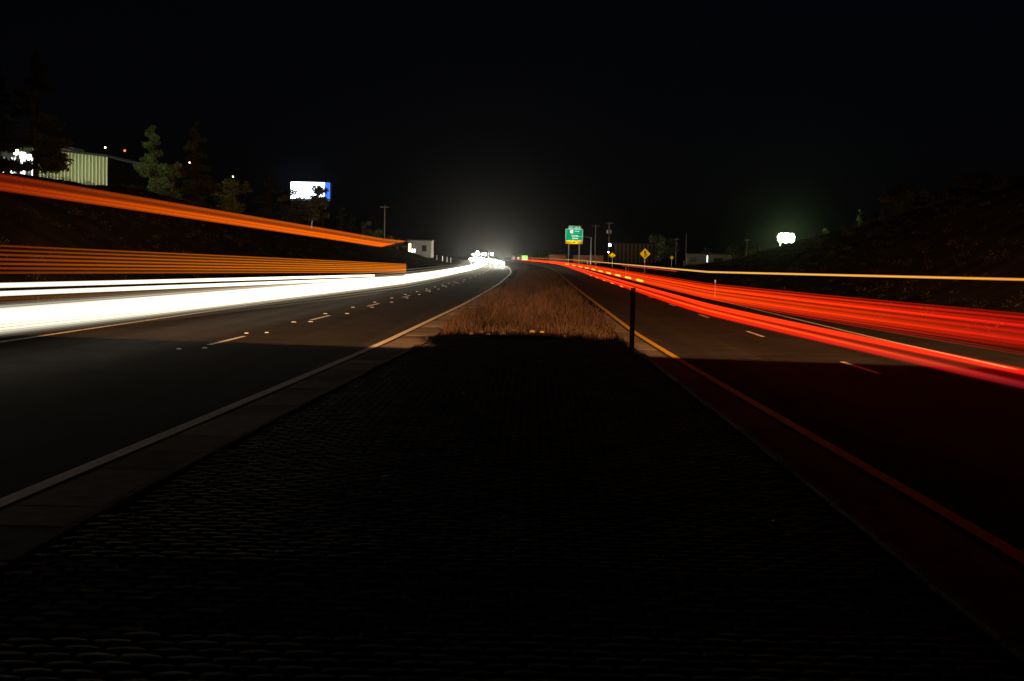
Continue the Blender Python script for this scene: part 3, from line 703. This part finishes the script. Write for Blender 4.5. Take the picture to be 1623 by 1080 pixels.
MB().prism(rr(-sw/2,yel+.004,sw/2,b1,.12),0,.06).build('border',M['sign_white'],t)
MB().prism(rr(-sw/2+.09,yel+.05,sw/2-.09,b1-.09,.1),-.012,-.003).build('panel',M['green_sign'],t)
MB().prism(rr(-sw/2,b0,sw/2,yel-.004,.12),0,.06).build('border',M['yellow_sign'],t)
MB().prism(rr(-sw/2+.07,b0+.07,sw/2-.07,yel-.07,.1),-.012,-.003).build('exit_only_panel',M['yellow_sign'],t)
tx0,tx1=-sw/2+sw*.17,sw/2-sw*.12; th=.98
MB().prism(rr(tx0,b1+.004,tx1,b1+th,.1),0,.06).build('border',M['sign_white'],t)
MB().prism(rr(tx0+.06,b1+.06,tx1-.06,b1+th-.06,.08),-.012,-.003).build('tab',M['green_sign'],t)
lettering('EXIT',.46,tx0+.85,-.02,b1+th*.5,M['sign_white'],t)
lettering('135',.62,tx0+2.35,-.02,b1+th*.5,M['sign_white'],t)
lettering('A',.62,tx1-.46,-.02,b1+th*.5,M['sign_white'],t)
zs=b1-.88
sh_=[(-.5,.44),(-.25,.52),(0,.44),(.25,.52),(.5,.44),(.46,.1),(.5,-.2),(.3,-.46),(0,-.56),(-.3,-.46),(-.5,-.2),(-.46,.1)]
MB().prism([(x-.8,z+zs) for x,z in sh_][::-1],-.03,-.014).build('route_shield',M['sign_white'],t)
lettering('20',.55,-.8,-.036,zs-.02,M['black'],t)
lettering('West',.62,.85,-.02,zs+.12,M['sign_white'],t)
lettering('Sisters',.78,.15,-.02,yel+1.50,M['sign_white'],t)
lettering('Salem',.78,.25,-.02,yel+.66,M['sign_white'],t)
lettering('EXIT',.42,-sw*.31,-.02,(b0+yel)/2,M['black'],t)
lettering('ONLY',.42,sw*.31,-.02,(b0+yel)/2,M['black'],t)
zc=(b0+yel)/2
MB().prism([(-.09,zc+.36),(.09,zc+.36),(.09,zc+.02),(.34,zc+.02),(0,zc-.36),(-.34,zc+.02),(-.09,zc+.02)],-.03,-.014).build('arrow',M['black'],t)
for s in (-sw*.3,sw*.3): MB().box((s-.14,.07,-.4),(s+.14,.33,b1+.2)).build('post',M['steel'],t)

D=230.; sx=at(1019,D); g=tz(sx,D); zc=zat(1019,402,D)-g; r=8.7/F_PX*D
t=thing('merge_sign','yellow diamond merge sign with black arrow on a post','road sign',(sx,D,g),rz=-.03)
MB().prism([(0,zc-r),(r,zc),(0,zc+r),(-r,zc)],0,.02).build('border',M['black'],t)
MB().prism([(0,zc-r*.98),(r*.98,zc),(0,zc+r*.98),(-r*.98,zc)],-.010,-.003).build('panel',M['yellow_sign'],t)
a_=r*.1
MB().prism([(-a_,zc-r*.62),(a_,zc-r*.62),(a_,zc+r*.22),(r*.30,zc+r*.20),(0,zc+r*.66),(-r*.30,zc+r*.20),(-a_,zc+r*.22)],-.022,-.012).build('arrow',M['black'],t)
MB().prism([(a_*1.05,zc-.02*r),(r*.27,zc-r*.26),(r*.27,zc-r*.50),(r*.43,zc-r*.50),(r*.43,zc-r*.18),(a_*1.05,zc+r*.14)],-.022,-.012).build('merge_arm',M['black'],t)
MB().box((-.05,.025,-.4),(.05,.12,zc+r*.7)).build('post',M['steel'],t)
for k,(px,py,d,lb) in enumerate([(967.5,404.5,350,'tilted yellow warning sign seen at a slant under the cool street lamp'),(1061.5,408,300,'small yellow warning sign turned away, past the merge sign')]):
    x=at(px,d); g=tz(x,d); zc=zat(px,py,d)-g; r=(6.5 if k==0 else 4.5)/F_PX*d
    t=thing('warning_sign',lb,'road sign',(x,d,g),rz=(-.5,.7)[k])
    MB().prism([(0,zc-r*.7),(r,zc),(0,zc+r*.7),(-r,zc)],0,.02).build('panel',M['yellow_sign'],t)
    MB().box((-.05,.024,-.4),(.05,.1,zc+r*.5)).build('post',M['steel'],t)
# fence posts by the small white building
for k,px in enumerate((690,699,706,712)):
    d=410; x=at(px,d); g=tz(x,d)
    o=MB().tube([(0,0,-.3),(0,0,1.5)],[.12,.1],8).build('fence_post',M['white_wall'],None,loc=(x,d,g)); tag(o,['pale fence post nearest the small white building','second pale fence post from the small white building','third pale fence post from the small white building','last pale fence post, closest to the headlight glare'][k],'fence post','pale fence posts by the white building')

# ================================================================== overpass above the camera, with its sodium lamp
t=thing('overpass','concrete overpass crossing above the median','bridge',(0,.6,0),rz=math.radians(-12))
MB().box((-40,-13.5,5.9),(40,12.8,6.35)).build('deck',M['concrete_b'],t)
for k in range(6): MB().box((-40,-12.2+4.8*k,4.9),(40,-11.6+4.8*k,5.897)).build('girder',M['concrete'],t)
MB().box((-40,12.5,6.352),(40,12.8,7.25)).build('parapet',M['concrete'],t); MB().box((-40,-13.5,6.352),(40,-13.2,7.25)).build('parapet',M['concrete'],t)
MB().prism(rr(-2.62,7.26,.16,8.3,.25),12.55,12.62).build('shade_board',M['steel'],t)  # unseen board added to stretch the shadow over the paving's end
for s in (-1,1): MB().box((s*24-1.2,-13,-1),(s*24+1.2,12.3,4.897)).build('abutment',M['concrete'],t)
t=thing('overpass_lamp','sodium street lamp on the rear parapet of the overpass','street lamp',(LAMP.x,LAMP.y-.8,7.25))
MB().tube([(0,0,0),(0,0,9.2)],[.11,.07],10).build('post',M['steel'],t)
MB().tube([(0,0,9.1),(0,.35,9.5),(0,.55,9.5)],.04,8).build('arm',M['steel'],t)
MB().cbox((-.2,.45,9.37),(.2,1.05,9.52),.04).build('lamp_head',M['steel'],t)
MB().box((-.14,.6,9.30),(.14,.9,9.367)).build('lens',M['lamp_sodium'],t)

# ================================================================== light trails: strands of lamp light along the lanes
def strand(parent, f, off, d0, d1, z0, z1, rad, cnear, cfar, dn, df, n=42, sides=5, wob=0., gamma=1., name='strand'):
    """one lamp's path: lateral offset in its lane, height z0 at distance dn and z1 at df"""
    dd = d0*(d1/max(d0,1))**np.linspace(0,1,n)
    x = f(dd,off); z = np.interp(dd,[dn,df],[z0,z1]); z = np.where(dd<dn, z0+(z1-z0)/(df-dn)*(dd-dn), z)
    z = z + wob*np.sin(dd*.21+off*9)
    mb = MB(); mb.tube(list(zip(x,dd,z)), [rad]*n, sides)
    m = mb.mesh('strand'); u = np.clip((np.log(dd)-math.log(dn))/(math.log(df)-math.log(dn)),0,1)**gamma
    c = np.array(cnear)[None]*(1-u[:,None])+np.array(cfar)[None]*u[:,None]
    cc = np.repeat(np.c_[c,np.ones(n)],sides,0).astype(np.float32)
    a = m.attributes.new('glow','FLOAT_COLOR','POINT'); a.data.foreach_set('color',cc.ravel())
    m.materials.append(M['glow']); return link(name,m,parent)
def far_boost(o, d0, k):
    a=o.data.attributes['glow']; n=len(o.data.vertices); c=np.empty(4*n,np.float32); a.data.foreach_get('color',c); c=c.reshape(-1,4)
    v=np.empty(3*n,np.float32); o.data.vertices.foreach_get('co',v); y=v.reshape(-1,3)[:,1]
    c[:,:3]*=(1+(k-1)*np.clip((y-d0)/180,0,1)**1.5)[:,None]; a.data.foreach_set('color',c.ravel())
def trail(label, group=None): return thing('light_trail',label,'light trail',(0,0,0),group)
G='light trails of the passing traffic'
U = random.uniform
# truck: amber roof lamps
def depth_at(f, off, px):
    """distance at which a lane path at this offset crosses a photo column"""
    lo, hi = 8., 600.
    dd = np.linspace(lo, hi, 6000); g = np.abs(840+f(dd,off)/dd*F_PX-px); return float(dd[np.argmin(g)])
def sight(f, off, pa, ya, pb, yb):
    """lamp heights along a lane from where its light runs in the photo at two columns"""
    da, db = depth_at(f,off,pa), depth_at(f,off,pb)
    return da, db, zat(pa,ya,da), zat(pb,yb,db)
def run(t, f, off, d0, d1, A, B, rad, ca, cb, **kw):
    da, db, za, zb_ = sight(f, off, A[0], A[1], B[0], B[1])
    return strand(t, f, off, d0, d1, za, zb_, rad, ca, cb, da, db, **kw)
def flat_far(y): return y
t=trail('broad orange trail slanting high along the bank above all others',G)
for k in range(13):
    b=[.45,.8,1.0,.6,.8,1.,.55,.30,.22,.28,.42,.5,.35][k]
    run(t,left_off,5.6,9,depth_at(left_off,5.6,602+3.3*k),(0,302-2.08*k),(600,391-1.1*k),.016,(.26*b,.017*b,.001),(1.4*b,.21*b,.003))
t=trail('seven thin parallel amber lines above the white trails',G)
for k in range(7):
    b=[.7,.9,1.1,.95,.9,.8,.7][k]; d1=depth_at(left_off,5.6,641)
    run(t,left_off,5.6,9,d1,(0,432-7.1*k),(640,431-2.1*k),.020 if k<5 else .016,(.17*b,.022*b,.002),(.95*b,.20*b,.006))
    if k<6: run(t,left_off,5.6,9,d1,(0,428.5-7.1*k),(640,430-2.1*k),.040,(.003,.0006,0),(.16,.045,.001))
t=trail('upper pair of thin white lines under the amber lines',G)
for (ya,yb,e) in ((450,434,591),(452,435,591),(454,435.5,591),(463,438,641),(465,439,641),(467,440,641)):
    run(t,left_off,5.6,9,depth_at(left_off,5.6,e),(0,ya),(640,yb),.024,(1.0,.95,.75),(2.2,2.0,1.4))
t=trail('dim brown-orange line between the two white trails',G)
for q_ in (0,3,7): run(t,left_off,5.5,9,64,(0,472+q_),(640,442),.016,(.07,.022,.004),(.12,.06,.02))
WN,WF=(.80,.74,.58),(1.7,1.55,1.15)
t=trail('thick blazing white trail sweeping along the outer lane to the horizon',G)
for k in range(15):
    off=(5.1,6.5)[k%2]; u=k/14; b=[1,1,.9,1.2,1.3,1.3,1.2,1.1,1.2,1.1,.7,1.,.6,.9,.5][k]
    far_boost(run(t,left_off,off,9,640,(0,490+34*u),(640,437.5+10.5*u),.024,tuple(b*c for c in WN),WF,n=60),130,14)
for ya,yb,cn,cf in ((486.5,436,.30,.5),(484,434,.10,.28),(481,431,.03,.16),(477,427,.0,.09),(526.5,449.5,.28,.5),(529,451.5,.10,.26),(532,455,.03,.13),(536,459,.0,.07)):
    run(t,left_off,5.8,9,420,(0,ya),(640,yb),.032,(cn,cn*.92,cn*.7),(cf,cf*.86,cf*.55),n=60)  # faint outer strands added to feather the trail and imitate its glow
t=trail('short white trail that joins the thick one near the amber lines',G)
for off in (4.6,5.6,6.3): far_boost(strand(t,left_off,off,depth_at(left_off,off,641),640,.74,.70,.10,WN,WF,27,150,n=40),130,14)
t=trail('white trail of the inner lane ending in the far glare',G)
for off in (1.2,2.5): far_boost(strand(t,left_off,off,230,640,.72,.68,.11,WN,WF,60,200,n=30),170,9)
# far oncoming lamps, seen head on; extra ones added to widen the glare
t=trail('cluster of blinding headlights where the white trails reach the horizon',G)
HL=[]
for k,d in enumerate((285,312,340,372,405,440,480,525,570)):
    HL+=[(1.2,d,.72+.05*(k%3)),(2.6,d,.72+.05*(k%3)),(5.1,d+14,.78),(6.5,d+14,.78)]
    if k%3==1: HL+=[(5.0,d+6,2.5),(6.6,d+6,2.5),(5.4,d+6,1.25),(6.2,d+6,1.25)]
for k,(off,d,z) in enumerate(HL):
    x=float(left_off(d,off)); MB().tube([(x,d,z),(x,d+.08,z)],[.24,.28],12).build('headlight',M['headlamp'],t)
    if k in (0,1,4,5): point_light('headlight_or_sign_spot',(x,d-.3,z),16000,(1,.96,.80),.1,spot=7,target=(-2.+x*.1,60,1.2))
# red tail lamps
def red(b,o=0.): return (.58*b,(.005+.025*o)*b,.003*b)
def redfar(b,o=0.): return (1.3*b,(.018+.16*o)*b,.003*b)
t=trail('lower red trail with an orange core in the inner lane',G)
for k in range(8):
    u=k/7; b=[.7,1.,1.1,.7,.4,.8,.9,.35][k]
    run(t,right_off,1.35+.05*(k%3),8,620,(1616,604+9*u),(1120,490+8.5*u),.020,(.055*b,.002*b,.0035*b),redfar(b*.52,.55*(b>.9)),n=60)
t=trail('upper red trail of the inner lane tight below the white edge line',G)
for k in range(10):
    u=k/9; b=[.8,1.1,1,.7,.35,.8,1.1,1,.6,.3][k]
    run(t,right_off,2.75+.06*(k%3),8,620,(1616,584+8*u),(1120,481+6.*u),.020,red(b*.42,.12),redfar(b*.52,.5*(b>1)),n=60)
t=trail('dull red veil between the two trails of the inner lane',G)
for k in range(5): run(t,right_off,2.0,8,300,(1616,592+3*k),(1120,487+1.*k),.030,red(.05),redfar(.10,.1),n=50)
t=trail('faint red line creeping just above the white edge line',G)
for k in range(3): run(t,right_off,4.2,10,300,(1620,553+4*k),(1120,469+2*k),.014,red(.16),redfar(.35),n=50)
bands=[('topmost deep red trail of the outer lane',5.7,481,486,449,453,5,.42,.0),('red trail second from the top in the outer lane',5.4,485,495,452,457.5,7,.6,.03),
       ('wide red trail in the middle of the outer lane',5.1,494,505,456,463,8,.75,.10),('bright red trail low in the outer lane',4.7,503,514,461,468.5,8,.95,.22),
       ('red trail hugging the bottom of the outer lane band',4.4,511,522,466,473,7,.6,.08)]
for lb,off,ya0,ya1,yb0,yb1,n_,b0_,o_ in bands:
    t=trail(lb,G)
    for k in range(n_):
        u=k/(n_-1); b=b0_*random.choice((.18,.4,.6,.9,1.15,1.3))
        run(t,right_off,off+.08*(k%3),11,640,(1620,497+1.29*(ya0+(ya1-ya0)*u-481)),(1120,yb0+(yb1-yb0)*u),U(.014,.024),red(b*.62,o_*.5),redfar(b*.68,o_+.16),n=60)
t=trail('thin gold line above the red band',G)
for q_ in (0,1.4): run(t,right_off,5.4,11,700,(1623,442+q_),(1120,430+q_),.018,(.55,.20,.02),(1.0,.5,.10),n=60)
# blinking indicator: separate amber dashes
t=trail('row of separate amber dashes blinking inside the red band',G)
for k in range(10):
    d=104*1.13**k; strand(t,right_off,4.4,d,d*1.055,.66,.66,.075,(1.6,.85,.06),(1.6,.85,.06),20,100,n=5,name='dash')
t=trail('row of small orange dashes along the lower red trail',G)
for k in range(6):
    d=72*1.12**k; strand(t,right_off,1.7,d,d*1.03,.68,.68,.03,(1.0,.28,.06),(1.0,.28,.06),20,100,n=5,name='dash')
t=trail('faint pink line on the slip road below the merge sign',G)
for q_ in (0,.05): strand(t,right_off,14.5+4*q_,190,300,.7+tz(float(right_off(240,14.5)),240)+q_,.7+tz(float(right_off(240,14.5)),240)+q_,.03,(.5,.03,.04),(.5,.03,.04),20,100,n=8)

# beams of the traffic driving away light posts and walls; sign spots are added
for k,(off,d,e) in enumerate([(5.0,240,12000),(1.8,200,9000)]):
    x=float(right_off(d,off)); point_light('headlight_or_sign_spot',(x,d,.75),e,(1,.93,.78),.08,spot=24,target=(x+6,480,4.5))
point_light('headlight_or_sign_spot',(float(right_off(270,5.6)),270.,.75),1500000,(1,.98,.92),.08,spot=2.0,target=(13.3,480,9.2))  # narrow spot added to brighten the exit sign
x=float(right_off(180,5.2)); point_light('headlight_or_sign_spot',(x,180.,.8),42000,(1,.96,.86),.08,spot=3.4,target=(17.2,230,3.15))  # narrow spot added to brighten the merge sign

# ================================================================== halo air, added to imitate glare round the lamps
HZ = bpy.data.materials.new('halo_air'); HZ.use_nodes=True; t_=HZ.node_tree; t_.nodes.clear()
o_=t_.nodes.new('ShaderNodeOutputMaterial'); v_=t_.nodes.new('ShaderNodeVolumePrincipled')
v_.inputs['Color'].default_value=(.95,.95,.92,1); v_.inputs['Density'].default_value=.000015; v_.inputs['Anisotropy'].default_value=.97
t_.links.new(v_.outputs[0],o_.inputs['Volume'])
hz=MB().box((-1500,-400,-2),(1500,2500,40)).build('halo_haze',HZ); hz['kind']='stuff'
